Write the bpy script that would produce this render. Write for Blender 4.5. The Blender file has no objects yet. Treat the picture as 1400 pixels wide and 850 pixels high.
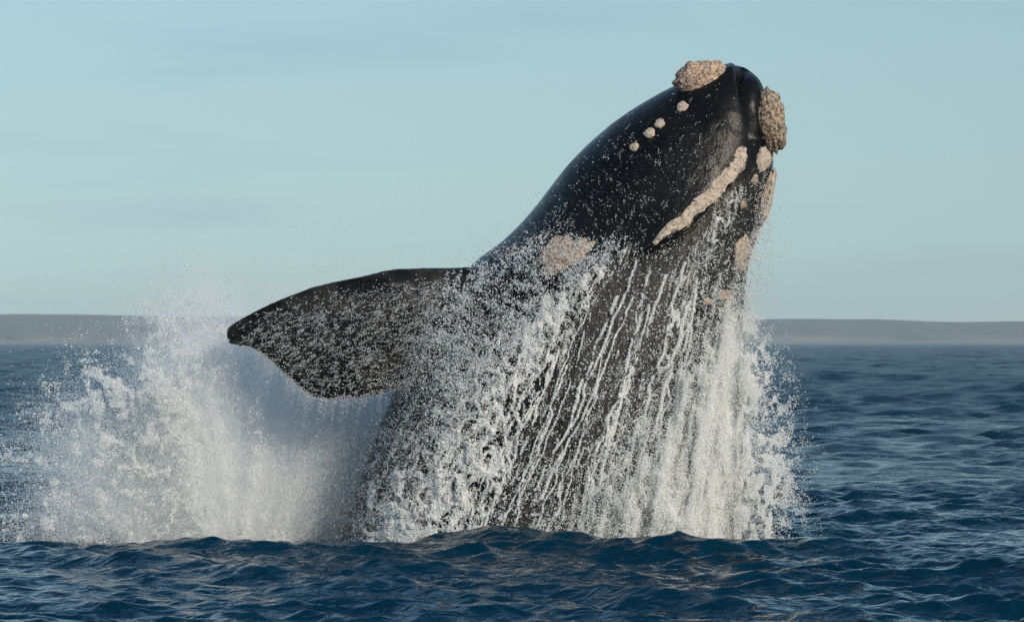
import bpy, bmesh, math, random
import numpy as np
from mathutils import Matrix, Vector
from mathutils.bvhtree import BVHTree

scene = bpy.context.scene
rng = np.random.default_rng(7)
random.seed(7)
R = math.radians

# ------------------------------------------------------------------ camera
DIST, CAMH = 42.0, 2.3           # metres from the whale, eye height on a small boat
FPX = 4944.0                     # focal length in photo pixels (1400 wide)
HORIZ, CX, CY = 467.5, 700.0, 425.0
cam_d = bpy.data.cameras.new('camera')
cam_d.sensor_width = 36.0
cam_d.lens = FPX / 1400.0 * 36.0
cam_d.clip_start = 0.5
cam_d.clip_end = 40000.0
cam_d.dof.use_dof = True
cam_d.dof.focus_distance = DIST - 1.2
cam_d.dof.aperture_fstop = 6.3
cam = bpy.data.objects.new('camera', cam_d)
cam.location = (0, -DIST, CAMH)
TILT = math.atan((HORIZ - CY) / FPX)
cam.rotation_euler = (math.pi / 2 + TILT, 0, 0)
scene.collection.objects.link(cam)
scene.camera = cam

# ------------------------------------------------------------------ sun and sky
SUN_AZ, SUN_EL = R(143), R(25)   # azimuth clockwise from +Y (view direction): right and behind the camera
sun_dir = Vector((math.sin(SUN_AZ) * math.cos(SUN_EL), math.cos(SUN_AZ) * math.cos(SUN_EL), math.sin(SUN_EL)))
sd_ = bpy.data.lights.new('sun', 'SUN')
sd_.energy = 3.3
sd_.angle = R(0.53)
sd_.color = (1.0, 0.88, 0.72)
sun = bpy.data.objects.new('sun', sd_)
sun.rotation_euler = (-sun_dir).to_track_quat('-Z', 'Y').to_euler()
sun.location = (30, -30, 30)
scene.collection.objects.link(sun)

world = bpy.data.worlds.new('World')
scene.world = world
world.use_nodes = True
wn, wl = world.node_tree.nodes, world.node_tree.links
wn.clear()
w_out = wn.new('ShaderNodeOutputWorld')
w_bg = wn.new('ShaderNodeBackground')
w_bg.inputs['Strength'].default_value = 0.125
sky = wn.new('ShaderNodeTexSky')
sky.sky_type = 'NISHITA'
sky.sun_disc = False
sky.sun_elevation = SUN_EL
sky.sun_rotation = SUN_AZ
sky.altitude = 0
sky.air_density = 1.5
sky.dust_density = 0.5
sky.ozone_density = 6.0
# thin stratus streaks, the same all round the sky
tc = wn.new('ShaderNodeTexCoord')
mp = wn.new('ShaderNodeMapping')
mp.inputs['Location'].default_value = (2.2, 1.6, 7.0)
mp.inputs['Scale'].default_value = (4.5, 4.5, 42.0)
nz = wn.new('ShaderNodeTexNoise')
nz.inputs['Scale'].default_value = 1.0
nz.inputs['Detail'].default_value = 5.0
nz.inputs['Roughness'].default_value = 0.5
nz.inputs['Distortion'].default_value = 0.3
rp = wn.new('ShaderNodeValToRGB')
rp.color_ramp.elements[0].position = 0.52
rp.color_ramp.elements[0].color = (0, 0, 0, 1)
rp.color_ramp.elements[1].position = 0.68
rp.color_ramp.elements[1].color = (0.55, 0.55, 0.55, 1)
mx = wn.new('ShaderNodeMix')
mx.data_type = 'RGBA'
mx.blend_type = 'MULTIPLY'
mx.inputs['B'].default_value = (0.80, 0.82, 0.90, 1)
# the sky a few degrees above the physical horizon reaches down to it (clear dry air, no brown rim)
lift = wn.new('ShaderNodeVectorMath'); lift.operation = 'MULTIPLY_ADD'; lift.inputs[1].default_value = (1, 1, 0.5); lift.inputs[2].default_value = (0, 0, 0.104)
nrm_ = wn.new('ShaderNodeVectorMath'); nrm_.operation = 'NORMALIZE'
tint = wn.new('ShaderNodeMix'); tint.data_type = 'RGBA'; tint.blend_type = 'MULTIPLY'
tint.inputs['Factor'].default_value = 1.0
tint.inputs['B'].default_value = (1.07, 0.985, 0.89, 1)
wl.new(tc.outputs['Generated'], lift.inputs[0])
wl.new(lift.outputs['Vector'], nrm_.inputs[0])
wl.new(nrm_.outputs['Vector'], sky.inputs['Vector'])
wl.new(sky.outputs['Color'], tint.inputs['A'])
wl.new(tc.outputs['Generated'], mp.inputs['Vector'])
wl.new(mp.outputs['Vector'], nz.inputs['Vector'])
wl.new(nz.outputs['Fac'], rp.inputs['Fac'])
wl.new(rp.outputs['Color'], mx.inputs['Factor'])
wl.new(tint.outputs['Result'], mx.inputs['A'])
wl.new(mx.outputs['Result'], w_bg.inputs['Color'])
wl.new(w_bg.outputs['Background'], w_out.inputs['Surface'])

scene.view_settings.view_transform = 'Standard'
scene.view_settings.look = 'None'
scene.view_settings.exposure = 0.0
scene.view_settings.gamma = 1.0
scene.view_settings.use_curve_mapping = False
scene.render.engine = 'CYCLES'
scene.cycles.use_denoising = True
scene.cycles.denoising_input_passes = 'RGB_ALBEDO_NORMAL'
scene.cycles.denoising_prefilter = 'NONE'
scene.cycles.max_bounces = 12
scene.cycles.diffuse_bounces = 9
scene.cycles.volume_bounces = 0
scene.cycles.sample_clamp_indirect = 6.0
scene.cycles.caustics_reflective = False
scene.cycles.caustics_refractive = False

# ------------------------------------------------------------------ helpers
C = scene.collection
CT, ST = math.cos(TILT), math.sin(TILT)

def ray(px, py):
    """world direction of a photo pixel, scaled so that its y component is 1"""
    u = (np.asarray(px, float) - CX) / FPX
    v = (CY - np.asarray(py, float)) / FPX
    fy = CT - v * ST
    fz = ST + v * CT
    return u / fy, fz / fy

def W(px, py, y):
    """point on the pixel's ray at world depth y (whale stands about y = 0)"""
    dx, dz = ray(px, py)
    d = np.asarray(y, float) + DIST
    return np.stack([dx * d, np.broadcast_to(np.asarray(y, float), np.shape(dx * d)), CAMH + dz * d], -1)

def P(w):
    """photo pixel of a world point"""
    x, y, z = w[..., 0], w[..., 1] + DIST, w[..., 2] - CAMH
    f = y * CT + z * ST
    up = -y * ST + z * CT
    return CX + FPX * x / f, CY - FPX * up / f

PXM = DIST / FPX                                  # metres per photo pixel at y = 0

def sstep(a, b, x):
    t = np.clip((x - a) / (b - a), 0, 1)
    return t * t * (3 - 2 * t)

_tab = rng.random((16, 256, 256)).astype(np.float32)

def vnoise(x, y, seed=0):
    t = _tab[seed % 16]
    xi, yi = np.floor(x).astype(np.int64), np.floor(y).astype(np.int64)
    fx, fy = (x - xi), (y - yi)
    fx = fx * fx * fx * (fx * (fx * 6 - 15) + 10)
    fy = fy * fy * fy * (fy * (fy * 6 - 15) + 10)
    x0, x1, y0, y1 = xi & 255, (xi + 1) & 255, yi & 255, (yi + 1) & 255
    return (t[x0, y0] * (1 - fx) + t[x1, y0] * fx) * (1 - fy) + (t[x0, y1] * (1 - fx) + t[x1, y1] * fx) * fy

def fbm(x, y, o=4, seed=0, g=0.5):
    s, a, n = 0.0, 1.0, 0.0
    for k in range(o):
        s = s + a * vnoise(x * 2 ** k + 17.3 * k, y * 2 ** k + 5.1 * k, seed + k)
        n += a
        a *= g
    return s / n

def worley(x, y, seed=0):
    """F2 - F1 of jittered cells: small along the cell edges"""
    xi, yi = np.floor(x).astype(np.int64), np.floor(y).astype(np.int64)
    f1 = np.full(x.shape, 9.0, np.float32)
    f2 = f1.copy()
    ta, tb = _tab[seed % 16], _tab[(seed + 1) % 16]
    for i in (-1, 0, 1):
        for j in (-1, 0, 1):
            cx, cy = xi + i, yi + j
            jx, jy = ta[cx & 255, cy & 255], tb[cx & 255, cy & 255]
            d = np.hypot(cx + jx - x, cy + jy - y)
            f2 = np.minimum(f2, np.maximum(f1, d))
            f1 = np.minimum(f1, d)
    return f2 - f1

def catmull(pts, n):
    p = np.asarray(pts, float)
    p = np.vstack([2 * p[0] - p[1], p, 2 * p[-1] - p[-2]])
    t = np.linspace(0, len(p) - 3 - 1e-6, n)
    i = t.astype(int)
    f = (t - i)[:, None]
    a, b, c, d = p[i], p[i + 1], p[i + 2], p[i + 3]
    return 0.5 * (2 * b + (c - a) * f + (2 * a - 5 * b + 4 * c - d) * f ** 2 + (3 * b - a - 3 * c + d) * f ** 3)

def in_poly(poly, x, y):
    q = np.asarray(poly, float)
    ins = np.zeros(np.shape(x), bool)
    j = len(q) - 1
    for i in range(len(q)):
        (x0, y0), (x1, y1) = q[i], q[j]
        if y0 != y1:
            ins ^= ((y0 > y) != (y1 > y)) & (x < (x1 - x0) * (y - y0) / (y1 - y0) + x0)
        j = i
    return ins

def line_dist(pts, x, y, want_t=False):
    """distance to a polyline (and the fractional vertex index of the nearest point)"""
    q = np.asarray(pts, float)
    best = np.full(np.shape(x), 1e9)
    bt = np.zeros(np.shape(x))
    for i in range(len(q) - 1):
        ax, ay = q[i, :2]
        bx, by = q[i + 1, :2]
        dx, dy = bx - ax, by - ay
        t = np.clip(((x - ax) * dx + (y - ay) * dy) / (dx * dx + dy * dy + 1e-9), 0, 1)
        d = np.hypot(x - ax - t * dx, y - ay - t * dy)
        m = d < best
        best = np.where(m, d, best)
        bt = np.where(m, i + t, bt)
    return (best, bt) if want_t else best

def new_mesh(name, verts, faces, mat=None, parent=None, smooth=True):
    me = bpy.data.meshes.new(name)
    verts = np.asarray(verts, np.float32)
    faces = np.asarray(faces, np.int32)
    me.vertices.add(len(verts))
    me.vertices.foreach_set('co', verts.ravel())
    k = faces.shape[1]
    me.loops.add(faces.size)
    me.loops.foreach_set('vertex_index', faces.ravel())
    me.polygons.add(len(faces))
    me.polygons.foreach_set('loop_start', np.arange(0, faces.size, k, dtype=np.int32))
    me.polygons.foreach_set('use_smooth', np.full(len(faces), smooth))
    me.update(calc_edges=True)
    me.validate()
    o = bpy.data.objects.new(name, me)
    C.objects.link(o)
    if mat:
        me.materials.append(mat)
    if parent:
        o.parent = parent
    return o

def grid_faces(nr, nc, wrap=False):
    i = np.arange(nr - 1)[:, None]
    j = np.arange(nc if wrap else nc - 1)[None, :]
    a = i * nc + j
    b = i * nc + (j + 1) % nc
    return np.stack([a, b, b + nc, a + nc], -1).reshape(-1, 4)

def tag(o, label=None, category=None, kind=None, group=None):
    if label: o['label'] = label
    if category: o['category'] = category
    if kind: o['kind'] = kind
    if group: o['group'] = group
    return o

def material(name):
    m = bpy.data.materials.new(name)
    m.use_nodes = True
    nt = m.node_tree
    return m, nt.nodes, nt.links, nt.nodes['Principled BSDF']

def node(ns, kind, **kw):
    n = ns.new(kind)
    for k, v in kw.items():
        if k in n.inputs.keys():
            n.inputs[k].default_value = v
        else:
            setattr(n, k, v)
    return n

# ------------------------------------------------------------------ materials
def mat_water():
    m, ns, ln, b = material('sea_water')
    b.inputs['Base Color'].default_value = (0.0001, 0.021, 0.042, 1)
    b.inputs['Specular Tint'].default_value = (0.45, 0.80, 1.0, 1)
    b.inputs['Roughness'].default_value = 0.04
    b.inputs['IOR'].default_value = 1.27
    geo = node(ns, 'ShaderNodeNewGeometry')
    mp1 = node(ns, 'ShaderNodeMapping')
    mp1.inputs['Scale'].default_value = (1.0, 1.35, 1.0)
    mp1.inputs['Rotation'].default_value = (0, 0, R(18))
    n1 = node(ns, 'ShaderNodeTexNoise', Scale=3.6, Detail=2.0, Roughness=0.5, Distortion=0.7)
    n2 = node(ns, 'ShaderNodeTexNoise', Scale=9.0, Detail=1.0, Roughness=0.5, Distortion=0.6)
    b1 = node(ns, 'ShaderNodeBump', Strength=1.0, Distance=0.075)
    b2 = node(ns, 'ShaderNodeBump', Strength=1.0, Distance=0.010)
    ln.new(geo.outputs['Position'], mp1.inputs['Vector'])
    ln.new(mp1.outputs['Vector'], n1.inputs['Vector'])
    ln.new(mp1.outputs['Vector'], n2.inputs['Vector'])
    ln.new(n1.outputs['Fac'], b1.inputs['Height'])
    ln.new(n2.outputs['Fac'], b2.inputs['Height'])
    # beyond the finely meshed water the small chop is carried by the normal
    mp3 = node(ns, 'ShaderNodeMapping')
    mp3.inputs['Scale'].default_value = (0.55, 0.9, 1.0)
    n3 = node(ns, 'ShaderNodeTexNoise', Scale=0.8, Detail=4.0, Roughness=0.6, Distortion=0.6)
    sub = node(ns, 'ShaderNodeVectorMath', operation='SUBTRACT'); sub.inputs[1].default_value = (0.5, 0.5, 0.5)
    flat = node(ns, 'ShaderNodeVectorMath', operation='MULTIPLY'); flat.inputs[1].default_value = (1.2, 1.9, 0.0)
    sepp = node(ns, 'ShaderNodeSeparateXYZ')
    far = node(ns, 'ShaderNodeMapRange')
    far.inputs['From Min'].default_value, far.inputs['From Max'].default_value = -4.0, 40.0
    sc = node(ns, 'ShaderNodeVectorMath', operation='SCALE')
    addn = node(ns, 'ShaderNodeVectorMath', operation='ADD')
    nn = node(ns, 'ShaderNodeVectorMath', operation='NORMALIZE')
    ln.new(geo.outputs['Position'], mp3.inputs['Vector'])
    ln.new(mp3.outputs['Vector'], n3.inputs['Vector'])
    ln.new(n3.outputs['Color'], sub.inputs[0])
    ln.new(sub.outputs['Vector'], flat.inputs[0])
    ln.new(geo.outputs['Position'], sepp.inputs['Vector'])
    ln.new(sepp.outputs['Y'], far.inputs['Value'])
    ln.new(flat.outputs['Vector'], sc.inputs[0])
    ln.new(far.outputs['Result'], sc.inputs['Scale'])
    ln.new(geo.outputs['Normal'], addn.inputs[0])
    ln.new(sc.outputs['Vector'], addn.inputs[1])
    ln.new(addn.outputs['Vector'], nn.inputs[0])
    rf = node(ns, 'ShaderNodeMapRange')
    rf.inputs['From Min'].default_value, rf.inputs['From Max'].default_value = 0.0, 90.0
    rf.inputs['To Min'].default_value, rf.inputs['To Max'].default_value = 0.04, 0.32
    ln.new(sepp.outputs['Y'], rf.inputs['Value'])
    ln.new(rf.outputs['Result'], b.inputs['Roughness'])
    ln.new(nn.outputs['Vector'], b1.inputs['Normal'])
    ln.new(b1.outputs['Normal'], b2.inputs['Normal'])
    ln.new(b2.outputs['Normal'], b.inputs['Normal'])
    return m

def mat_coast():
    m, ns, ln, b = material('coast_rock')
    b.inputs['Roughness'].default_value = 0.95
    geo = node(ns, 'ShaderNodeNewGeometry')
    sep = node(ns, 'ShaderNodeSeparateXYZ')
    mp1 = node(ns, 'ShaderNodeMapping')
    mp1.inputs['Scale'].default_value = (0.006, 0.004, 0.06)
    n1 = node(ns, 'ShaderNodeTexNoise', Scale=1.0, Detail=6.0, Roughness=0.6)
    add = node(ns, 'ShaderNodeMath', operation='MULTIPLY_ADD')
    add.inputs[1].default_value = 34.0
    cr = node(ns, 'ShaderNodeValToRGB')
    e = cr.color_ramp.elements
    e[0].position, e[0].color = 0.0, (0.20, 0.19, 0.17, 1)       # pale beach and cliff foot
    e[1].position, e[1].color = 1.0, (0.075, 0.092, 0.105, 1)  # blue-grey tones from here up put part of the distance haze into the colour
    x = cr.color_ramp.elements.new(0.16); x.color = (0.17, 0.165, 0.155, 1)
    x = cr.color_ramp.elements.new(0.27); x.color = (0.09, 0.104, 0.112, 1)
    x = cr.color_ramp.elements.new(0.75); x.color = (0.11, 0.12, 0.125, 1)
    mr = node(ns, 'ShaderNodeMapRange')
    mr.inputs['From Max'].default_value = 74.0
    mr.inputs['From Min'].default_value = 14.0
    ln.new(geo.outputs['Position'], sep.inputs['Vector'])
    ln.new(geo.outputs['Position'], mp1.inputs['Vector'])
    ln.new(mp1.outputs['Vector'], n1.inputs['Vector'])
    ln.new(n1.outputs['Fac'], add.inputs[0])
    ln.new(sep.outputs['Z'], add.inputs[2])
    ln.new(add.outputs['Value'], mr.inputs['Value'])
    ln.new(mr.outputs['Result'], cr.inputs['Fac'])
    ln.new(cr.outputs['Color'], b.inputs['Base Color'])
    return m

def mat_skin():
    m, ns, ln, b = material('wet_whale_skin')
    tcn = node(ns, 'ShaderNodeTexCoord')
    att = node(ns, 'ShaderNodeAttribute', attribute_name='throat')
    n1 = node(ns, 'ShaderNodeTexNoise', Scale=2.2, Detail=6.0, Roughness=0.65)
    mp1 = node(ns, 'ShaderNodeMapping')
    mp1.inputs['Rotation'].default_value = (0, R(-14), 0)
    mp1.inputs['Scale'].default_value = (9.0, 9.0, 2.6)
    n2 = node(ns, 'ShaderNodeTexNoise', Scale=1.3, Detail=7.0, Roughness=0.7, Distortion=0.6)
    ln.new(tcn.outputs['Object'], n1.inputs['Vector'])
    ln.new(tcn.outputs['Object'], mp1.inputs['Vector'])
    ln.new(mp1.outputs['Vector'], n2.inputs['Vector'])
    c1 = node(ns, 'ShaderNodeValToRGB')
    e = c1.color_ramp.elements
    e[0].position, e[0].color = 0.35, (0.004, 0.0043, 0.005, 1)
    e[1].position, e[1].color = 0.75, (0.010, 0.0105, 0.0115, 1)
    c2 = node(ns, 'ShaderNodeValToRGB')
    e = c2.color_ramp.elements
    e[0].position, e[0].color = 0.34, (0.012, 0.011, 0.010, 1)
    e[1].position, e[1].color = 0.70, (0.046, 0.044, 0.040, 1)
    mix = node(ns, 'ShaderNodeMix', data_type='RGBA')
    ln.new(n1.outputs['Fac'], c1.inputs['Fac'])
    ln.new(n2.outputs['Fac'], c2.inputs['Fac'])
    ln.new(att.outputs['Fac'], mix.inputs['Factor'])
    ln.new(c1.outputs['Color'], mix.inputs['A'])
    ln.new(c2.outputs['Color'], mix.inputs['B'])
    ln.new(mix.outputs['Result'], b.inputs['Base Color'])
    rr = node(ns, 'ShaderNodeMapRange')
    rr.inputs['From Min'].default_value, rr.inputs['From Max'].default_value = 0.3, 0.7
    rr.inputs['To Min'].default_value, rr.inputs['To Max'].default_value = 0.22, 0.36
    ln.new(n1.outputs['Fac'], rr.inputs['Value'])
    ln.new(rr.outputs['Result'], b.inputs['Roughness'])
    b.inputs['IOR'].default_value = 1.20
    n3 = node(ns, 'ShaderNodeTexNoise', Scale=11.0, Detail=4.0, Roughness=0.6)
    ln.new(tcn.outputs['Object'], n3.inputs['Vector'])
    b1 = node(ns, 'ShaderNodeBump', Strength=0.5, Distance=0.035)
    b2 = node(ns, 'ShaderNodeBump', Strength=0.6, Distance=0.014)
    mulh = node(ns, 'ShaderNodeMath', operation='MULTIPLY')
    addh = node(ns, 'ShaderNodeMath', operation='MULTIPLY_ADD')
    addh.inputs[1].default_value, addh.inputs[2].default_value = 0.85, 0.15
    ln.new(att.outputs['Fac'], addh.inputs[0])
    ln.new(n2.outputs['Fac'], mulh.inputs[0])
    ln.new(addh.outputs['Value'], mulh.inputs[1])
    ln.new(mulh.outputs['Value'], b1.inputs['Height'])
    ln.new(n3.outputs['Fac'], b2.inputs['Height'])
    ln.new(b1.outputs['Normal'], b2.inputs['Normal'])
    ln.new(b2.outputs['Normal'], b.inputs['Normal'])
    return m

def mat_callosity(name, light, dark, pit=0.42):
    m, ns, ln, b = material(name)
    b.inputs['Roughness'].default_value = 0.75
    tcn = node(ns, 'ShaderNodeTexCoord')
    n1 = node(ns, 'ShaderNodeTexNoise', Scale=26.0, Detail=4.0, Roughness=0.65)
    n2 = node(ns, 'ShaderNodeTexNoise', Scale=6.0, Detail=2.0)
    vo = node(ns, 'ShaderNodeTexVoronoi', Scale=30.0, Randomness=1.0)
    for t in (n1, n2, vo):
        ln.new(tcn.outputs['Object'], t.inputs['Vector'])
    cr = node(ns, 'ShaderNodeValToRGB')
    e = cr.color_ramp.elements
    e[0].position, e[0].color = pit - 0.10, dark
    e[1].position, e[1].color = pit + 0.10, light
    hue = node(ns, 'ShaderNodeMix', data_type='RGBA', blend_type='MULTIPLY')
    hue.inputs['B'].default_value = (1.0, 0.90, 0.80, 1)
    ln.new(n1.outputs['Fac'], cr.inputs['Fac'])
    ln.new(n2.outputs['Fac'], hue.inputs['Factor'])
    ln.new(cr.outputs['Color'], hue.inputs['A'])
    pitv = node(ns, 'ShaderNodeTexVoronoi', Scale=19.0, Randomness=1.0)
    pr = node(ns, 'ShaderNodeMapRange')
    pr.inputs['From Min'].default_value, pr.inputs['From Max'].default_value = 0.20, 0.36
    pm = node(ns, 'ShaderNodeMix', data_type='RGBA')
    pm.inputs['A'].default_value = dark
    ln.new(tcn.outputs['Object'], pitv.inputs['Vector'])
    ln.new(pitv.outputs['Distance'], pr.inputs['Value'])
    ln.new(pr.outputs['Result'], pm.inputs['Factor'])
    n4 = node(ns, 'ShaderNodeTexNoise', Scale=9.0, Detail=3.0, Roughness=0.6)
    ln.new(tcn.outputs['Object'], n4.inputs['Vector'])
    gr = node(ns, 'ShaderNodeMapRange')
    gr.inputs['From Min'].default_value, gr.inputs['From Max'].default_value = 0.45, 0.70
    gr.inputs['To Max'].default_value = 0.75
    gm = node(ns, 'ShaderNodeMix', data_type='RGBA')
    gm.inputs['B'].default_value = (0.27, 0.245, 0.22, 1)
    ln.new(n4.outputs['Fac'], gr.inputs['Value'])
    ln.new(gr.outputs['Result'], gm.inputs['Factor'])
    ln.new(hue.outputs['Result'], gm.inputs['A'])
    ln.new(gm.outputs['Result'], pm.inputs['B'])
    ln.new(pm.outputs['Result'], b.inputs['Base Color'])
    b1 = node(ns, 'ShaderNodeBump', Strength=0.8, Distance=0.02)
    b2 = node(ns, 'ShaderNodeBump', Strength=0.4, Distance=0.02)
    ln.new(n1.outputs['Fac'], b1.inputs['Height'])
    ln.new(vo.outputs['Distance'], b2.inputs['Height'])
    ln.new(b1.outputs['Normal'], b2.inputs['Normal'])
    ln.new(b2.outputs['Normal'], b.inputs['Normal'])
    return m

def mat_foam(name, col, rough, trans):
    m, ns, ln, b = material(name)
    b.inputs['Base Color'].default_value = col
    b.inputs['Roughness'].default_value = rough
    b.inputs['IOR'].default_value = 1.33
    tr = node(ns, 'ShaderNodeBsdfTranslucent')
    tr.inputs['Color'].default_value = col
    mix = node(ns, 'ShaderNodeMixShader')
    mix.inputs['Fac'].default_value = trans
    out = ns['Material Output']
    ln.new(b.outputs['BSDF'], mix.inputs[1])
    ln.new(tr.outputs['BSDF'], mix.inputs[2])
    ln.new(mix.outputs['Shader'], out.inputs['Surface'])
    return m

M_WATER, M_COAST, M_SKIN = mat_water(), mat_coast(), mat_skin()
M_BONNET = mat_callosity('callosity_crust', (0.60, 0.44, 0.335, 1), (0.13, 0.08, 0.055, 1), 0.46)
M_CHIN = mat_callosity('callosity_weathered', (0.48, 0.38, 0.285, 1), (0.06, 0.045, 0.035, 1), 0.48)
M_PALE = mat_callosity('callosity_pale', (0.54, 0.47, 0.39, 1), (0.28, 0.22, 0.17, 1), 0.36)
M_EYE = mat_callosity('callosity_pinkish', (0.44, 0.36, 0.30, 1), (0.20, 0.15, 0.12, 1), 0.40)
M_FOAM = mat_foam('foam_water', (0.88, 0.885, 0.87, 1), 0.35, 0.25)
M_MIST = mat_foam('mist_water', (0.96, 0.975, 0.985, 1), 0.5, 0.40)
M_DROP = mat_foam('droplet_water', (0.76, 0.79, 0.81, 1), 0.12, 0.35)

# ------------------------------------------------------------------ sea
def build_sea():
    # polar sheet round the boat, finest where the whale breaches; runs past the far coast
    dense = np.arange(-0.20, 0.20, 0.00115)
    side = 0.20 + np.cumsum(np.geomspace(0.0015, 0.22, 44))
    side = side[side < math.pi - 0.05]
    th = np.concatenate([-side[::-1], dense, side])
    rr = [4.0]
    while rr[-1] < 7600:
        r = rr[-1]
        k = 0.012 if r < 28 else float(np.interp(r, [28, 50, 95, 1500, 2600, 7600], [.00135, .00135, .0029, .0029, .009, .02]))
        rr.append(r * (1 + k))
    rr = np.array(rr)
    rg, tg = np.meshgrid(rr, th, indexing='ij')
    x = (rg * np.sin(tg)).astype(np.float32)
    y = (rg * np.cos(tg) - DIST).astype(np.float32)
    sr = np.gradient(rr)[:, None] * np.ones_like(tg)
    st = np.gradient(th)[None, :] * rg
    sp = np.maximum(sr, st).astype(np.float32)
    z = np.zeros_like(x)
    dx = np.zeros_like(x)
    dy = np.zeros_like(x)
    g = np.random.default_rng(21)
    N = 120
    lam = np.geomspace(0.24, 45, N)
    wind = R(205)                                # chop runs towards the boat and a little left
    gust = (0.35 + 1.3 * fbm(x / 7.0, y / 11.0, 2, 3)).astype(np.float32)
    near = np.exp(-((y - 0) / 60.0) ** 2).astype(np.float32)
    def steepness(l):
        return 0.062 * (1.0 if l < 1.2 else (0.62 if l < 2.6 else (0.28 if l < 8 else 0.12)))
    # where the sheet is too coarse for the short chop, the next longer waves carry its steepness
    spg = np.geomspace(0.03, 400, 200)
    var = np.array([sum((steepness(l) * sstep(2.4, 4.6, np.float64(l / q))) ** 2 for l in lam) for q in spg])
    boost_g = np.clip(np.sqrt(0.6 * var[0] / np.maximum(var, 1e-9)), 1, 1.3)
    boost_g = np.where(spg > 9, 1, boost_g)
    boost = np.interp(sp, spg, boost_g).astype(np.float32)
    for l in lam:
        a_ = wind + g.normal(0, 0.62)
        kx, ky = math.sin(a_) * 2 * math.pi / l, math.cos(a_) * 2 * math.pi / l
        steep = steepness(l)
        amp = steep * l / (2 * math.pi)
        wgt = sstep(2.4, 4.6, l / sp)
        wgt = wgt * (1 + (boost - 1) * sstep(18, 9, l / sp))
        if l > 2.6:
            wgt = wgt * (1 - 0.62 * near)
        if l < 6:
            wgt = wgt * gust
        if not np.any(wgt > 0):
            continue
        ph = kx * x + ky * y + np.float32(g.random() * 6.283)
        c, s = np.cos(ph), np.sin(ph)
        z += (amp * wgt) * c
        q = 0.9 * amp * wgt * s
        dx -= (kx * l / 6.283) * q
        dy -= (ky * l / 6.283) * q
    # the swell in front of the whale: its crest hides the foot of the splash
    xs = np.array([-16, -9, -6.0, -4.9, -3.6, -2.3, -1.2, -0.15, 0.5, 1.1, 2.2, 3.0, 3.7, 5.0, 9, 16])
    hs = np.array([.03, .03, .05, .10, .15, .15, .17, .30, .26, .21, .17, .16, .11, .02, .0, .03])
    xx = np.linspace(-16, 16, 400)
    hh = np.interp(xx, xs, hs)
    ker = np.hanning(17); ker /= ker.sum()
    hh = np.convolve(np.pad(hh, 8, mode='edge'), ker, 'valid')
    h = np.interp(x, xx, hh)
    yc = -3.0 + 0.35 * np.sin(x * 0.7 + 1.0)
    d = y - yc
    prof = np.where(d < 0, np.exp(-(d / 1.5) ** 2), np.exp(-(d / 0.8) ** 2))
    trough = np.exp(-((y + 0.4) / 2.0) ** 2) * np.exp(-((x - 0.0) / 8.0) ** 2)
    calm = 1 - 0.45 * np.exp(-((y + 1.2) / 1.6) ** 2) * np.exp(-((x + 1.0) / 5.5) ** 2)
    z = z * calm + h * prof - 0.10 * trough
    v = np.stack([x + dx, y + dy, z], -1).reshape(-1, 3)
    f = grid_faces(len(rr), len(th), wrap=True)
    o = new_mesh('sea', v, f, M_WATER)
    print('sea tris', len(f) * 2, 'zmin', z.min(), 'zmax', z.max())
    tag(o, 'dark blue choppy sea with a low swell in front of the whale', 'sea', 'structure')
    return o
sea = build_sea()

# ------------------------------------------------------------------ far coast
def build_coast():
    Y0 = 5600.0
    xs = np.linspace(-5200, 5200, 1000)
    px = CX + FPX * xs / (Y0 + DIST)
    top_py = np.interp(px, [-3000, 0, 320, 700, 1040, 1400, 4000], [424, 428, 431, 433, 434.5, 437, 441])
    top = CAMH + (HORIZ - top_py) / FPX * (Y0 + DIST)
    top = top + 3.6 * (fbm(xs / 260, xs * 0 + 3.3, 4, 2) - 0.5) * 2
    shore = Y0 + 160 * (fbm(xs / 700, xs * 0 + 9.1, 3, 5) - 0.5)
    prof = [(-60, -4, 0), (-10, 0.4, 0), (30, 3.5, 0), (60, 6, 0), (75, 10, 0), (95, 0, .34), (110, 0, .50), (150, 0, .60),
            (230, 0, .68), (300, 0, .86), (330, 0, .95), (380, 0, 1.0), (700, 0, 1.03), (1200, 0, 1.02), (1700, 0, .9)]
    rows = []
    for k, (d, zabs, frac) in enumerate(prof):
        gul = fbm(xs / 55, xs * 0 + 1.7 + k * 0.11, 4, 7) - 0.5
        yy = shore + d + (90 * gul if 3 < k < 12 else 0)
        zz = np.where(frac > 0, top * frac, zabs) + (5.0 * (fbm(xs / 70, xs * 0 + k * 3.3, 3, 4) - 0.5) if 4 < k < 10 else 0)
        if 10 <= k < 13:
            zz = np.minimum(zz, top * 1.01)
        rows.append(np.stack([xs, yy, zz + 0 * xs], -1))
    v = np.concatenate(rows)
    o = new_mesh('coast', v, grid_faces(len(prof), len(xs)), M_COAST)
    tag(o, 'long low flat-topped coast with pale cliffs across the bay', 'coast', 'structure')
build_coast()

# ------------------------------------------------------------------ whale
whale = bpy.data.objects.new('right_whale', None)
whale.location = (0.3, 0, 0)
C.objects.link(whale)
tag(whale, 'black right whale breaching with flipper out, crusty pale callosities on its head', 'whale')

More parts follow.
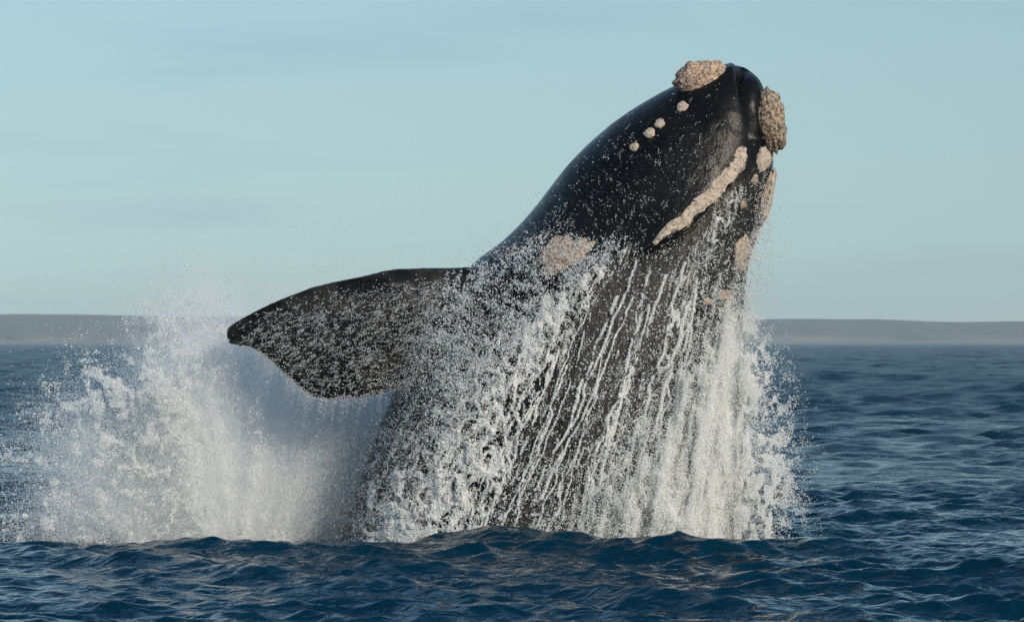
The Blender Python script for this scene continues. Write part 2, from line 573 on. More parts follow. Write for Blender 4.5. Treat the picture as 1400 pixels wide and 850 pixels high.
# ribs: left edge, right edge (photo pixels), half depth in front / behind (pixels), depth offset of the rib (m)
RIBS = [
    (400, 1040, 930, 1050, 205, 215, 0.10),
    (425, 860, 985, 872, 236, 240, 0.05),
    (462, 745, 1000, 750, 250, 250, 0.0),
    (494, 650, 1004, 655, 246, 240, 0.0),
    (528, 560, 1006, 565, 238, 230, 0.0),
    (560, 480, 1010, 485, 222, 215, 0.0),
    (602, 410, 1016, 418, 200, 195, 0.0),
    (648, 360, 1023, 362, 180, 175, 0.0),
    (690, 331, 1038, 312, 164, 160, 0.0),
    (731, 284, 1052, 264, 148, 142, -0.02),
    (773, 230, 1057, 228, 134, 126, -0.04),
    (815, 188, 1058, 198, 120, 110, -0.06),
    (864, 151, 1056, 168, 103, 92, -0.08),
    (918, 120, 1051, 141, 82, 70, -0.10),
    (962, 98, 1044, 118, 57, 48, -0.12),
    (993, 88, 1035, 102, 33, 28, -0.12),
    (1008, 87, 1024, 92, 14, 12, -0.12),
]
def loft_body():
    r = catmull(RIBS, 150)
    nc = 96
    ph = np.arange(nc) / nc * 2 * math.pi
    c, s = np.cos(ph), np.sin(ph)
    c = np.sign(c) * np.abs(c) ** 0.92
    s = np.sign(s) * np.abs(s) ** 0.94
    L = W(r[:, 0], r[:, 1], r[:, 6]); Rr = W(r[:, 2], r[:, 3], r[:, 6])
    mid, half = (L + Rr) / 2, (Rr - L) / 2
    v = mid[:, None, :] + half[:, None, :] * c[None, :, None]
    dep = np.where(s[None, :] > 0, r[:, 4:5], r[:, 5:6]) * PXM
    v[..., 1] -= dep * s[None, :]
    v = v.reshape(-1, 3)
    f = grid_faces(len(r), nc, wrap=True)
    a = v[:nc].mean(0); b = v[-nc:].mean(0)
    n = len(v)
    v = np.vstack([v, a, b])
    j = np.arange(nc)
    cap0 = np.stack([j, (j + 1) % nc, np.full(nc, n)], -1)
    cap1 = np.stack([n - nc + j, n - nc + (j + 1) % nc, np.full(nc, n + 1)], -1)
    return v, f, np.vstack([cap0, cap1])

# flipper: x, upper edge, lower edge (pixels), half thickness (pixels), depth (m)
FLIP = [
    (310, 451, 464, 4, -1.02), (314, 446, 470, 7, -1.02), (325, 439, 473, 10, -1.03), (345, 427, 477, 12, -1.05),
    (370, 414.5, 496, 14, -1.06), (400, 402, 524, 17, -1.07), (425, 393, 542, 19, -1.08), (450, 386, 548, 21, -1.08),
    (490, 378, 545, 24, -1.07), (530, 369, 537, 27, -1.05), (570, 366, 528, 31, -1.0), (610, 365.5, 530, 38, -0.92),
    (650, 366, 536, 48, -0.84), (700, 380, 530, 50, -0.76), (740, 420, 490, 36, -0.70),
]
def loft_flipper():
    r = catmull(FLIP, 90)
    nc = 48
    ph = np.arange(nc) / nc * 2 * math.pi
    c, s = np.cos(ph), np.sin(ph)
    mid, half = (r[:, 1] + r[:, 2]) / 2, (r[:, 2] - r[:, 1]) / 2
    py = mid[:, None] - half[:, None] * c[None]
    thick = 0.30 + 0.70 * np.clip((c + 1) / 2, 0, 1) ** 0.8     # thick leading edge, thin trailing edge
    y = r[:, 4:5] - s[None] * thick[None] * r[:, 3:4] * PXM + 0.10 * (c[None] < 0) * (c[None] ** 2)
    v = W(np.broadcast_to(r[:, :1], py.shape), py, y).reshape(-1, 3)
    f = grid_faces(len(r), nc, wrap=True)
    a = v[:nc].mean(0); b = v[-nc:].mean(0)
    n = len(v)
    v = np.vstack([v, a, b])
    j = np.arange(nc)
    return v, f, np.vstack([np.stack([j, (j + 1) % nc, np.full(nc, n)], -1),
                            np.stack([n - nc + j, n - nc + (j + 1) % nc, np.full(nc, n + 1)], -1)])

def build_body():
    bm = bmesh.new()
    for v, f, cap in (loft_body(), loft_flipper()):
        vs = [bm.verts.new(p) for p in v]
        for q in f:
            bm.faces.new([vs[i] for i in q])
        for q in cap:
            bm.faces.new([vs[i] for i in q])
    bmesh.ops.recalc_face_normals(bm, faces=bm.faces)
    me = bpy.data.meshes.new('raw')
    bm.to_mesh(me); bm.free()
    o = bpy.data.objects.new('raw', me)
    C.objects.link(o)
    md = o.modifiers.new('r', 'REMESH'); md.mode = 'VOXEL'; md.voxel_size = 0.024
    sm = o.modifiers.new('s', 'SMOOTH'); sm.factor = 0.5; sm.iterations = 9
    dg = bpy.context.evaluated_depsgraph_get()
    out = bpy.data.meshes.new_from_object(o.evaluated_get(dg))
    bpy.data.objects.remove(o); bpy.data.meshes.remove(me)
    return out

LIP = [(1001, 84), (1006, 97), (1008, 115), (1012, 140), (1018, 165), (1022, 188), (1023, 205), (1017, 226), (1002, 250), (978, 278),
       (950, 305), (920, 328), (890, 343), (862, 350), (835, 352)]
HEAD = LIP + [(800, 350), (690, 345), (600, 200), (800, 60), (1001, 60)]

body_me = build_body()
nv = len(body_me.vertices)
co = np.empty(nv * 3, np.float32); body_me.vertices.foreach_get('co', co); co = co.reshape(-1, 3).astype(np.float64)
no = np.empty(nv * 3, np.float32); body_me.vertices.foreach_get('normal', no); no = no.reshape(-1, 3)
px, py = P(co)
front = sstep(0.25, -0.25, no[:, 1])
ld, lt = line_dist(LIP, px, py, True)
inside = in_poly(HEAD, px, py)
sd = np.where(inside, ld, -ld)
endf = sstep(0, 1.2, lt) * sstep(len(LIP) - 1, len(LIP) - 4, lt)
# overhanging lip: raised on the head side, sunk on the jaw side
up = np.where(sd > 0, np.exp(-(sd / 42.0) ** 2), 0) * 0.085 - np.where(sd <= 0, np.exp(-(sd / 26.0) ** 2), 0) * 0.075
tipf = sstep(7.0, 4.0, lt)
up = up - tipf * np.where(sd <= 0, np.exp(-((sd + 8) / 14.0) ** 2), 0) * 0.17
up = up * sstep(0, 1, np.abs(sd) / 2.0) * endf * front
up -= 0.10 * np.exp(-(sd / 3.4) ** 2) * endf * front * (0.35 + 0.65 * tipf)
# brow round the eye callosity, folds of skin behind the jaw corner, flipper root
def bump(cx, cy, rx, ry, rot, h):
    c, s = math.cos(rot), math.sin(rot)
    a = ((px - cx) * c + (py - cy) * s) / rx
    b = (-(px - cx) * s + (py - cy) * c) / ry
    return h * np.exp(-(a * a + b * b)) * front
up += bump(772, 350, 60, 42, -0.5, 0.07) + bump(700, 345, 50, 26, -0.6, 0.05) - bump(655, 385, 40, 24, -0.3, 0.05)
up += bump(890, 215, 95, 60, -0.75, 0.03)
# throat bulges and shallow grooves that follow the length of the body
up += 0.05 * (fbm((px * 0.97 + py * 0.26) / 52, (py - px * 0.3) / 230, 3, 2) - 0.5) * front * sstep(-5, -60, sd)
up += 0.018 * (fbm(px / 30, py / 30, 3, 9) - 0.5) * front
co = co + no * up[:, None]
body_me.vertices.foreach_set('co', co.astype(np.float32).ravel())
body_me.polygons.foreach_set('use_smooth', np.ones(len(body_me.polygons), bool))
throat = sstep(190, 290, py) * sstep(-2, -14, sd) * sstep(735, 860, px + (py - 400) * 0.40)
throat = np.clip(throat * (0.55 + 0.9 * fbm(px / 60, py / 60, 3, 4)), 0, 1)
throat = np.maximum(throat, 0.85 * sstep(.35, .75, fbm(px / 34, py / 26, 4, 11)) * sstep(720, 600, px))
at = body_me.attributes.new('throat', 'FLOAT', 'POINT')
at.data.foreach_set('value', throat.astype(np.float32))
body_me.update()
body_me.name = 'body'
body_me.materials.clear(); body_me.materials.append(M_SKIN)
bvh = BVHTree.FromPolygons([tuple(p) for p in co], [tuple(p.vertices) for p in body_me.polygons])
body = bpy.data.objects.new('body', body_me)
C.objects.link(body)

def adopt(o):
    o.parent = whale
    o.matrix_parent_inverse = Matrix.Translation(-whale.location)
    return o
adopt(body)

# depth of the body's near surface on a 2 px raster (used to lay callosities and running water on the skin)
DS = 2
DW, DH = 1400 // DS, 860 // DS
depth = np.full((DH, DW), np.nan)
dnor = np.zeros((DH, DW, 3))
gx, gy = np.meshgrid(np.arange(DW) * DS, np.arange(DH) * DS)
rdx, rdz = ray(gx, gy)
org = Vector((0, -DIST, CAMH))
ok = (gx > 295) & (gx < 1090) & (gy > 70)
for j, i in zip(*np.nonzero(ok)):
    h = bvh.ray_cast(org, Vector((rdx[j, i], 1.0, rdz[j, i])).normalized())
    if h[0] is not None:
        depth[j, i] = h[0].y
        dnor[j, i] = h[1]
hit = ~np.isnan(depth)
print('body verts', nv, 'raster hits', hit.sum())

def surf(pxs, pys):
    """near skin depth and normal at photo pixels (nan off the body)"""
    j = np.clip(np.round(np.asarray(pys) / DS).astype(int), 0, DH - 1)
    i = np.clip(np.round(np.asarray(pxs) / DS).astype(int), 0, DW - 1)
    return depth[j, i], dnor[j, i]

def nearest_depth(x, y):
    for r in range(0, 40):
        for dx_ in range(-r, r + 1, max(r, 1)):
            for dy_ in range(-r, r + 1, max(r, 1)):
                j, i = int(round(y / DS)) + dy_, int(round(x / DS)) + dx_
                if 0 <= j < DH and 0 <= i < DW and hit[j, i]:
                    return depth[j, i]
    return 0.0

def crust(p, f, seed):
    """pitted, knobbly relief on unit directions"""
    th_ = np.arcsin(np.clip(np.hypot(p[:, 0], p[:, 1]), 0, 1)) / np.maximum(np.hypot(p[:, 0], p[:, 1]), 1e-6)
    u_, v_ = p[:, 0] * th_ * f + 50, p[:, 1] * th_ * f + 50
    a = fbm(u_ + 11, v_ + 7, 3, seed, 0.55) - 0.5
    b = np.clip(worley(u_ * 1.3 + 3, v_ * 1.3, seed + 3), 0, 0.45) - 0.2
    c = fbm(u_ * 0.25 + 5, v_ * 0.25, 2, seed + 5) - 0.5
    return a * 0.7 + b * 0.9 + c * 0.35

def callosity(cx, cy, rx, ry, rot, lift, dome, mat, seed, label=None, sub=4, rough=0.10, freq=7.0, follow=0.75, ragged=1.0):
    """a raised crusty patch seated in the skin; sizes in photo pixels, dome and lift in metres"""
    bm = bmesh.new()
    bmesh.ops.create_icosphere(bm, subdivisions=sub, radius=1.0)
    p = np.array([v.co for v in bm.verts])
    f = np.array([[v.index for v in q.verts] for q in bm.faces])
    bm.free()
    ang = np.arctan2(p[:, 1], p[:, 0])
    wob = 1 + ragged * (0.05 * np.sin(ang * 3 + seed) + 0.04 * np.sin(ang * 5 + 2.1 * seed) + 0.03 * np.sin(ang * 11 + seed) + 0.02 * np.sin(ang * 17 + 3 * seed))
    q = p * (1 + rough * crust(p, freq, seed))[:, None]
    q[:, :2] *= wob[:, None]
    c, s = math.cos(rot), math.sin(rot)
    ox = cx + (q[:, 0] * rx * c - q[:, 1] * ry * s)
    oy = cy + (q[:, 0] * rx * s + q[:, 1] * ry * c)
    d0, n0 = surf(cx, cy)
    if np.isnan(d0):
        d0 = nearest_depth(cx, cy); n0 = np.array([0.0, -1.0, 0.0])
    dd, _ = surf(ox, oy)
    # follow the skin under the patch
    dd = np.where(np.isnan(dd), d0 + 0.10, dd)
    base = follow * dd + (1 - follow) * d0
    y = base - lift + q[:, 2] * dome
    v = W(ox, oy, y)
    o = new_mesh('callosity', v, f, mat)
    if label:
        o['label'] = label
    return adopt(o)

callosity(957, 108, 37, 25, -0.33, 0.03, 0.15, M_BONNET, 2, 'big tan bonnet callosity crusted on the tip of the upper jaw', 6, 0.11, 9, 0.0)
callosity(1053, 166, 22, 44, -0.12, 0.06, 0.20, M_CHIN, 5, 'large pitted brown callosity on the chin', 6, 0.10, 10, 0.0)
callosity(770, 350, 39, 25, -0.42, -0.02, 0.06, M_EYE, 7, 'oval pinkish callosity above the eye', 5, 0.14, 8, 0.75, 2.2)
for k, (x, y, a) in enumerate([(867, 201, 7), (888, 182, 8), (902, 169, 7.5), (933, 146, 8)]):
    callosity(x, y, a, a * 0.86, -0.5, 0.0, 0.03, M_PALE, 9 + k, None, 4, 0.18, 4, 0.75, 1.2)
callosity(1014, 346, 12, 25, 0.10, 0.0, 0.07, M_PALE, 4, None, 5, 0.14, 6)
callosity(1032, 246, 5, 8, 0.2, 0.0, 0.04, M_CHIN, 6, None, 3, 0.10, 3)
callosity(1016, 279, 5, 7, 0.2, 0.0, 0.04, M_CHIN, 8, None, 3, 0.10, 3)
callosity(1044, 218, 11, 18, 0.3, -0.005, 0.06, M_PALE, 3, None, 5, 0.16, 5)
callosity(1049, 270, 8, 40, 0.24, 0.05, 0.12, M_PALE, 12, 'narrow pale callosity strip along the edge of the lower jaw', 5, 0.14, 8)
callosity(992, 406, 15, 9, 0.6, 0.0, 0.05, M_EYE, 13, None, 4, 0.14, 4)
callosity(968, 412, 7, 5, 0.3, -0.01, 0.05, M_EYE, 14, None, 3, 0.10, 3)

def lip_callosity():
    spine = [(1016, 200, 4), (1012, 210, 11), (1004, 228, 13), (985, 251, 13), (961, 276, 11), (936, 299, 10), (912, 317, 8), (894, 333, 3.5)]
    s = catmull(spine, 110)
    t = np.gradient(s[:, :2], axis=0); t /= np.linalg.norm(t, axis=1)[:, None]
    nrm = np.stack([-t[:, 1], t[:, 0]], -1)
    nc = 20
    w = np.linspace(-1, 1, nc)
    wid = 0.96 * s[:, 2:3] * (1 + 0.5 * (fbm(np.arange(110)[:, None] / 9.0, np.zeros((110, 1)) + np.sign(w)[None], 3, 6) - 0.5) * 2)
    ox = s[:, :1] + nrm[:, :1] * wid * w[None]
    oy = s[:, 1:2] + nrm[:, 1:2] * wid * w[None]
    d, _ = surf(ox, oy)
    md = np.nanmedian(d, axis=1, keepdims=True)
    d = np.where(np.isnan(d), md, d)
    d = 0.5 * d + 0.5 * md
    dome = np.sqrt(np.clip(1 - w ** 2, 0, 1))[None]
    cr = fbm(ox / 5.0, oy / 5.0, 3, 3) - 0.5 + np.clip(worley(ox / 7, oy / 7, 5), 0, .5) - 0.2
    top = W(ox, oy, d + 0.025 - 0.045 * dome - 0.035 * cr * dome)
    bot = W(ox, oy, d + 0.08)
    v = np.concatenate([top.reshape(-1, 3), bot.reshape(-1, 3)])
    f1 = grid_faces(110, nc)
    n = 110 * nc
    f2 = f1[:, ::-1] + n
    rim = []
    for i in range(109):
        a, b = i * nc, (i + 1) * nc
        rim += [(b, a, a + n, b + n), (a + nc - 1, b + nc - 1, b + nc - 1 + n, a + nc - 1 + n)]
    for j in range(nc - 1):
        e = 109 * nc
        rim += [(j, j + 1, j + 1 + n, j + n), (e + j + 1, e + j, e + j + n, e + j + 1 + n)]
    o = new_mesh('callosity', v, np.vstack([f1, f2, np.array(rim)]), M_PALE)
    o['label'] = 'long curved pale callosity along the lower edge of the lip'
    adopt(o)
lip_callosity()

# ------------------------------------------------------------------ spray and running water
H_, W_ = 850, 1400
YY, XX = np.mgrid[0:H_, 0:W_].astype(np.float32)

def blur(a, r):
    for ax in (0, 1):
        for _ in range(2):
            n = 2 * r + 1
            p = np.pad(a, [(r + 1, r) if k == ax else (0, 0) for k in (0, 1)], mode='edge')
            c = np.cumsum(p, axis=ax)
            a = (np.take(c, np.arange(n, c.shape[ax]), ax) - np.take(c, np.arange(0, c.shape[ax] - n), ax)) / n
    return a

def poly_mask(poly, r=0):
    m = in_poly(poly, XX, YY).astype(np.float32)
    return blur(m, r) if r else m

def band(pts):
    """polyline of (x, y, half width, value)"""
    q = np.asarray(pts, float)
    d, t = line_dist(q, XX, YY, True)
    i = np.clip(t.astype(int), 0, len(q) - 2); f = t - i
    w = q[i, 2] * (1 - f) + q[i + 1, 2] * f
    v = q[i, 3] * (1 - f) + q[i + 1, 3] * f
    return v * np.exp(-(d / w) ** 2)

def sample(dens, n):
    p = dens.ravel().astype(np.float64)
    c = np.cumsum(p); c /= c[-1]
    k = np.searchsorted(c, rng.random(n))
    k = np.clip(k, 0, p.size - 1)
    return (k % W_) + rng.random(n) - 0.5, (k // W_) + rng.random(n) - 0.5

def points_group():
    g = bpy.data.node_groups.new('droplets', 'GeometryNodeTree')
    g.interface.new_socket('Geometry', in_out='INPUT', socket_type='NodeSocketGeometry')
    g.interface.new_socket('Geometry', in_out='OUTPUT', socket_type='NodeSocketGeometry')
    g.interface.new_socket('Material', in_out='INPUT', socket_type='NodeSocketMaterial')
    gi, go = g.nodes.new('NodeGroupInput'), g.nodes.new('NodeGroupOutput')
    m2p = g.nodes.new('GeometryNodeMeshToPoints')
    na = g.nodes.new('GeometryNodeInputNamedAttribute'); na.data_type = 'FLOAT'; na.inputs['Name'].default_value = 'rad'
    sm = g.nodes.new('GeometryNodeSetMaterial')
    g.links.new(gi.outputs[0], m2p.inputs['Mesh'])
    g.links.new(na.outputs[0], m2p.inputs['Radius'])
    g.links.new(m2p.outputs[0], sm.inputs['Geometry'])
    g.links.new(gi.outputs['Material'], sm.inputs['Material'])
    g.links.new(sm.outputs[0], go.inputs[0])
    return g
PG = points_group()

def spray(name, pos, rad, mat, label):
    me = bpy.data.meshes.new(name)
    me.vertices.add(len(pos))
    me.vertices.foreach_set('co', np.asarray(pos, np.float32).ravel())
    a = me.attributes.new('rad', 'FLOAT', 'POINT')
    a.data.foreach_set('value', np.asarray(rad, np.float32))
    me.materials.append(mat)
    o = bpy.data.objects.new(name, me)
    C.objects.link(o)
    md = o.modifiers.new('droplets', 'NODES')
    md.node_group = PG
    for it in PG.interface.items_tree:
        if it.in_out == 'INPUT' and it.name == 'Material':
            md[it.identifier] = mat
    tag(o, label, 'spray', 'stuff')
    print(name, len(pos))
    return o

hitmap = np.kron(hit.astype(np.float32), np.ones((DS, DS), np.float32))[:H_, :W_]
depmap = np.where(hit, depth, 0)

def on_skin(x, y, lo, hi, power=2.0):
    """droplet positions just off the skin; pixels off the body take the depth of the nearest edge"""
    d, n = surf(x, y)
    off = lo + (hi - lo) * rng.random(len(x)) ** power
    k = ~np.isnan(d)
    return W(x[k], y[k], d[k]) + n[k] * off[k, None] * np.array([1, 1, 0.4]) , k

# stream coordinates: a across the falling sheet, v down it
FL = np.interp(YY, [300, 330, 430, 580, 740, 850], [715, 690, 640, 560, 470, 405])
FR = np.interp(YY, [300, 430, 740, 850], [1066, 1046, 1012, 1002])
AA = (XX - FL) / (FR - FL)
VV = (YY - 330) / 410

# ---- white water running down the flank and throat
cover = band([(850, 342, 16, .50), (812, 378, 24, .85), (762, 432, 38, .92), (705, 500, 54, .88), (655, 590, 72, .86), (612, 670, 92, .92), (575, 745, 118, 1.0)])
cover = np.maximum(cover, band([(690, 352, 8, .35), (725, 333, 9, .45), (762, 322, 8, .30)]))
cover = np.maximum(cover, band([(1006, 262, 9, .55), (985, 300, 14, .6), (966, 335, 17, .55), (945, 385, 15, .5), (925, 450, 16, .45)]))
cover = np.maximum(cover, band([(985, 400, 20, .45), (980, 480, 30, .60), (968, 560, 42, .70), (955, 650, 62, .85), (950, 745, 90, 1.0)]))
cover = np.maximum(cover, band([(470, 748, 22, .65), (700, 742, 30, .75), (900, 745, 34, .75), (1040, 748, 26, .8)]))
cover = np.maximum(cover, 0.30 * poly_mask([(800, 420), (1010, 330), (1020, 745), (560, 745), (640, 560)], 22))
cover *= 1 - 0.92 * band([(872, 368, 26, 1.0), (838, 440, 42, 1.0), (806, 530, 44, .95), (770, 620, 38, .75), (745, 690, 30, .4)])
cover *= 1 - 0.55 * band([(770, 350, 34, 1), (771, 350, 34, 1)])
warp = (fbm(XX / 30, YY / 42, 3, 1) - 0.5)
st = fbm(AA * 50 + warp * 2.4, VV * 3.4 + warp, 4, 3, 0.55)             # long streaks
web = 1 - np.clip(worley(AA * 30 + warp * 1.6, VV * 15 + warp * 1.2, 6) / 0.22, 0, 1)   # lacy net
clot = fbm(XX / 9, YY / 12, 3, 8, 0.6)
lace = 1 - np.clip(worley(XX / 27 + warp * 1.8 + YY / 90, YY / 33 + warp * 1.5, 2) / 0.30, 0, 1)
clot2 = fbm(XX / 8 + YY / 26, YY / 13, 5, 13, 0.72)
lf = sstep(.52, .34, AA)
score = (1 - lf) * (0.58 * st + 0.19 * web + 0.33 * clot) + lf * (0.16 * lace + 0.52 * clot2 + 0.22 * st + 0.20 * clot)
thr = np.interp(cover, [0, .25, .5, .75, 1.0], [.95, .66, .58, .50, .40])
foam = sstep(-0.05, 0.17, score - thr) ** 1.5 * (cover > 0.04)
# thin film breaking into fine grain between the strands
fine = fbm(XX / 4.5, YY / 6.5, 3, 4, 0.6)
st2 = fbm(AA * 95 + warp * 3.0, VV * 9.0 + warp * 2, 4, 9, 0.6)
foam = 0.72 * foam + 0.13 * cover * sstep(.42, .78, fine) + 0.15 * sstep(.54, .78, st2) * np.clip(cover * 3, 0, 1)
# single rivulets
ROWS = np.arange(H_, dtype=np.float32)
for k in range(44):
    a0 = rng.choice([rng.uniform(.30, .55), rng.uniform(.55, .98)], p=[.3, .7])
    v0, v1 = rng.uniform(.05, .55), rng.uniform(.85, 1.05)
    vs = np.linspace(v0, v1, 14)
    a_s = a0 + np.cumsum(rng.normal(0, .0065, 14)) - 0.03 * (vs - v0) * (a0 < .6)
    ys = 330 + 410 * vs
    xl = np.interp(ys, [300, 330, 430, 580, 740, 850], [715, 690, 640, 560, 470, 405])
    xr = np.interp(ys, [300, 430, 740, 850], [1066, 1046, 1012, 1002])
    xc = np.interp(ROWS, ys, xl + a_s * (xr - xl)) + 9.0 * (fbm(ROWS / 22, ROWS * 0 + k, 4, k) - 0.5)
    r0, r1 = int(max(ys[0], 0)), int(min(ys[-1], H_ - 1))
    c0, c1 = int(xc[r0:r1].min()) - 14, int(xc[r0:r1].max()) + 14
    sl = (slice(r0, r1), slice(c0, c1))
    d = np.abs(XX[sl] - xc[r0:r1, None])
    w = rng.uniform(0.5, 1.7)
    brk = fbm(XX[sl] / 16 + k, YY[sl] / 19 + k * 3, 3, k)
    foam[sl] = np.maximum(foam[sl], np.exp(-(d / (w * (0.4 + brk))) ** 2) * sstep(.30, .52, brk) * 0.8)
foam *= hitmap
n = 640000
x, y = sample(foam, n)
pos, k = on_skin(x, y, 0.0, 0.03, 1.5)
thick = fbm(x[k] / 14, y[k] / 18, 3, 5)
pos[:, 1] -= 0.06 * sstep(.45, .75, thick) * rng.random(k.sum())
spray('running_water', pos, .0014 + .0050 * rng.random(len(pos)) ** 2.5, M_FOAM, 'white water streaming in strands down the throat and flank of the whale')

# ---- beads of water flung off the whale, close to its skin
snow = poly_mask([(640, 372), (700, 340), (790, 318), (850, 345), (790, 420), (690, 520), (600, 640), (560, 745), (462, 745), (520, 560), (560, 470), (590, 405)], 14) * 0.62
snow += 0.42 * poly_mask([(325, 455), (400, 420), (520, 395), (640, 385), (640, 520), (540, 545), (440, 548), (380, 500)], 10)
snow += 0.07 * poly_mask([(700, 330), (860, 190), (960, 210), (960, 280), (860, 345)], 24) * (0.3 + fbm(XX / 60, YY / 60, 2, 2))
snow += 0.03 * poly_mask([(820, 190), (930, 120), (1010, 120), (1010, 250), (900, 330), (740, 330)], 10)
snow += 0.15 * poly_mask([(860, 360), (1040, 240), (1020, 745), (640, 745)], 14)
cl = fbm(XX / 7 + warp, YY / 9, 3, 12, 0.6)
snow = snow * np.where(XX < 600, 0.55 + 1.3 * sstep(.40, .75, cl), 0.25 + 2.2 * sstep(.42, .72, cl)) * hitmap
n = 62000
x, y = sample(snow, n)
pos, k = on_skin(x, y, 0.01, 0.40, 2.2)
rad = (0.0020 + 0.0080 * rng.random(len(pos)) ** 3.8) * np.where(x[k] < 600, 0.62, np.where(y[k] < 325, 0.66, 1.0))
spray('spray_drops', pos, rad, M_DROP, 'loose white drops flying close to the dark flank and flipper of the whale')

# short splinters of water on flipper and head: tiny runs of beads
n = 2600
x, y = sample(snow * (0.4 + (XX < 640)), n)
segs = []
L = rng.uniform(3, 12, n); an = np.where(x < 620, rng.normal(2.75, .35, n), rng.normal(2.05, .4, n))
for t in np.linspace(0, 1, 9):
    wv = rng.normal(0, .5, n)
    segs.append(np.stack([x + np.cos(an) * L * t + wv, y + np.sin(an) * L * t + wv], -1))
segs = np.concatenate(segs)
pos, k = on_skin(segs[:, 0], segs[:, 1], 0.005, 0.03)
spray('spray_threads', pos, rng.uniform(.002, .0045, len(pos)), M_DROP, 'short threads of water trailing over the flipper and cheek of the whale')

# ---- curtain falling off the throat on the right
edge = np.interp(YY, [180, 300, 360, 440, 520, 600, 700, 850], [1060, 1046, 1024, 1010, 1008, 1006, 1003, 1000])
reach = np.interp(YY, [230, 300, 420, 450, 520, 620, 700, 760], [5, 10, 16, 18, 28, 34, 36, 38])
u = (XX - edge) / reach
core = np.interp(YY, [180, 250, 420, 470, 540, 650, 745], [.0, .02, .08, .4, .85, 1.0, 1.0])
clr = fbm(XX / 10, YY / 14, 4, 9, 0.6)
curt = core * np.where(u > 0, np.exp(-(u / 1.0) ** 1.6), np.exp(-(u * reach / np.interp(YY, [400, 500, 620, 745], [14, 42, 75, 120])) ** 2))
curt = curt * (YY < 775) * np.where(u > 0.3, 0.12 + 2.2 * sstep(.44, .66, clr), 0.30 + 1.5 * sstep(.35, .68, 0.6 * st + 0.4 * clr))
n = 640000
x, y = sample(curt, n)
ux = (x - np.interp(y, [180, 300, 360, 440, 520, 600, 700, 850], [1060, 1046, 1024, 1010, 1008, 1006, 1003, 1000]))
d, _ = surf(x, y)
yd = np.where(np.isnan(d), rng.normal(-0.35, .38, n), np.minimum(d, 0.0) - rng.exponential(.08, n) - 0.22 * sstep(.35, .7, fbm(x / 16 + y / 120, y / 60, 4, 7)))
spray('curtain_spray', W(x, y, yd), .0018 + .0045 * rng.random(n) ** 1.8, M_FOAM, 'dense bright curtain of spray falling from the throat of the whale')

fl = np.exp(-np.clip((XX - edge) / (reach * 1.0), 0, 9)) * ((XX > edge - 12) & (YY > 230) & (YY < 770))
fl = fl * np.interp(YY, [230, 300, 440, 470, 560, 745], [.12, .35, .55, .8, 1.0, 1.0]) * (0.1 + 2.6 * sstep(.46, .70, fbm(XX / 6, YY / 7, 3, 14, .6))) * (XX < 1085 + 8 * vnoise(YY / 9, YY * 0, 3))
n = 15000
x, y = sample(fl, n)
spray('flung_drops', W(x, y, rng.normal(-0.35, .5, n)), .0024 + .0068 * rng.random(n) ** 3, M_DROP, 'scattered drops thrown out beside the chin and throat of the whale')

# ---- the big splash behind the flipper
ox, oy = 330.0, 830.0
ang = np.arctan2(XX - ox, oy - YY)
rr_ = np.hypot(XX - ox, YY - oy)
jets = fbm(ang * 9 + warp * .8, rr_ / 150, 4, 5, 0.55)
mist = np.maximum.reduce([
    band([(300, 770, 150, 1.0), (290, 660, 125, 1.0), (285, 560, 95, .85), (275, 490, 70, .62), (272, 445, 55, .30)]),
    band([(170, 770, 110, 1.0), (140, 690, 90, .80), (120, 630, 65, .45)]),
    band([(440, 770, 120, 1.7), (445, 690, 110, 1.7), (450, 600, 105, 1.7), (420, 530, 80, 1.2)]),
])
mist = mist * (0.45 + 1.1 * jets) * (YY < 790)
mist *= 1 - 0.45 * band([(395, 500, 40, 1), (350, 560, 40, .5)])
n = 1900000
x, y = sample(mist, n)
yd = rng.normal(0.0, .40, n) + (1.0 + rng.normal(0, .35, n)) * sstep(280, 470, x)
spray('splash_mist', W(x, y, yd), rng.uniform(.0019, .0038, n), M_MIST, 'pale cloud of fine spray thrown up behind the flipper of the whale')

clump = fbm(XX / 15 + warp, YY / 15, 5, 10, 0.66)
ch = np.maximum.reduce([
    band([(70, 755, 80, .75), (90, 690, 75, .60), (120, 620, 60, .45), (190, 540, 55, .35)]),
    band([(210, 750, 95, .9), (200, 650, 80, .8), (235, 560, 70, .55), (250, 480, 55, .35)]),
    band([(320, 750, 60, .3), (300, 600, 60, .25)]),
])
chd = ch * (0.06 + 2.4 * sstep(.50, .66, clump * 0.7 + jets * 0.3)) * (YY < 785)
n = 260000
x, y = sample(chd, n)
spray('splash_clots', W(x, y, rng.normal(.0, .45, n)), .0020 + .0050 * rng.random(n) ** 2.6 + .007 * (rng.random(n) < .015), M_FOAM, 'broken white clots of water flying at the outer edge of the big splash')

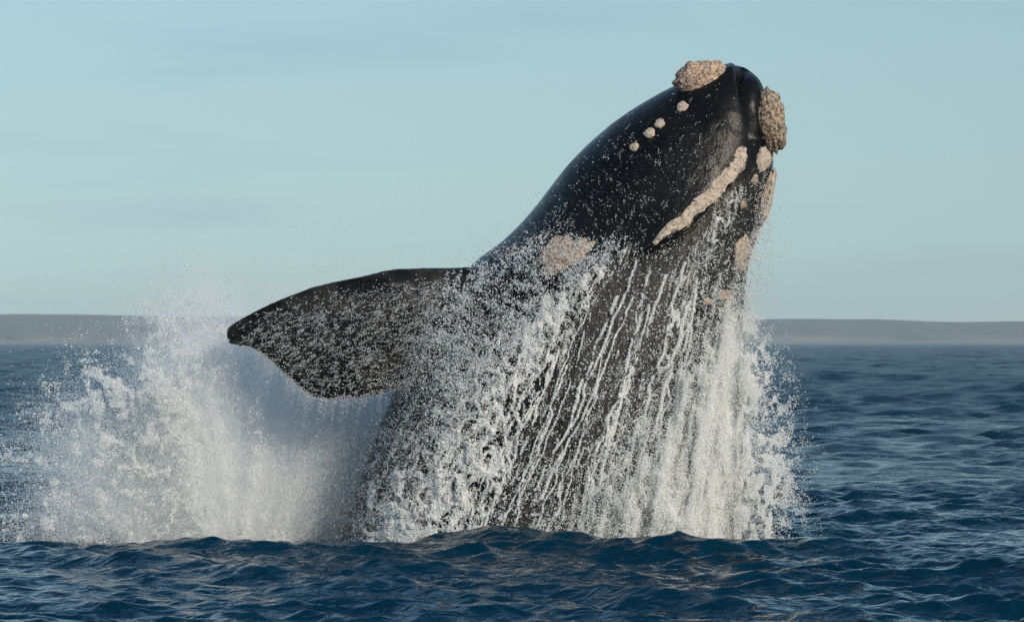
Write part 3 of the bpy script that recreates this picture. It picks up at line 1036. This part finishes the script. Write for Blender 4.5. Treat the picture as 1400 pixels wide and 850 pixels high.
loose = band([(60, 700, 90, .6), (110, 600, 85, .6), (190, 500, 80, .8), (260, 435, 70, .9), (330, 405, 60, .35), (420, 370, 50, .2), (600, 352, 40, .25), (720, 300, 40, .10)])
loose *= 0.2 + 1.8 * sstep(.4, .7, fbm(XX / 22, YY / 22, 3, 2))
n = 9000
x, y = sample(loose * (YY < 780), n)
spray('splash_drops', W(x, y, rng.normal(.4, .7, n)), .0022 + .005 * rng.random(n) ** 3, M_DROP, 'fine loose drops in the air above the big splash and the flipper')

# water dripping from the trailing edge of the flipper
EDGE = [(352, 481), (372, 497), (397, 521), (420, 540), (446, 549), (485, 546), (525, 538)]
n = 9000
t = rng.random(n) * (len(EDGE) - 1)
e_ = np.array(EDGE, float); i = np.minimum(t.astype(int), len(EDGE) - 2); f = (t - i)[:, None]
p_ = e_[i] * (1 - f) + e_[i + 1] * f
w_ = sstep(.42, .70, fbm(t * 9, t * 0 + 2.0, 3, 6))
k = rng.random(n) < 0.12 + 0.88 * w_
p_ = p_[k]
fall = rng.exponential(9.0, len(p_)) * (0.5 + w_[k])
p_[:, 0] += rng.normal(0, 1.5, len(p_)) - 0.15 * fall
p_[:, 1] += fall - 5
spray('flipper_drips', W(p_[:, 0], p_[:, 1], rng.normal(-1.0, .05, len(p_))), .0015 + .004 * rng.random(len(p_)) ** 2.5, M_DROP, 'drops dripping from the trailing edge of the flipper')

# ------------------------------------------------------------------ haze
def build_haze():
    lo, hi = (-8200, -8200, -4.6 - 1.2), (8200, 8200, 95.0)
    v = [(x, y, z) for z in (lo[2], hi[2]) for y in (lo[1], hi[1]) for x in (lo[0], hi[0])]
    f = [(0, 2, 3, 1), (4, 5, 7, 6), (0, 1, 5, 4), (2, 6, 7, 3), (0, 4, 6, 2), (1, 3, 7, 5)]
    m = bpy.data.materials.new('haze_air')
    m.use_nodes = True
    ns, ln = m.node_tree.nodes, m.node_tree.links
    ns.clear()
    out = ns.new('ShaderNodeOutputMaterial')
    pv = ns.new('ShaderNodeVolumePrincipled')
    pv.inputs['Color'].default_value = (0.82, 0.94, 1.0, 1)
    pv.inputs['Density'].default_value = 0.00010
    pv.inputs['Anisotropy'].default_value = 0.0
    ln.new(pv.outputs['Volume'], out.inputs['Volume'])
    o = new_mesh('haze', v, f, m, smooth=False)
    tag(o, 'pale sea haze in the air over the bay', 'haze', 'stuff')
build_haze()
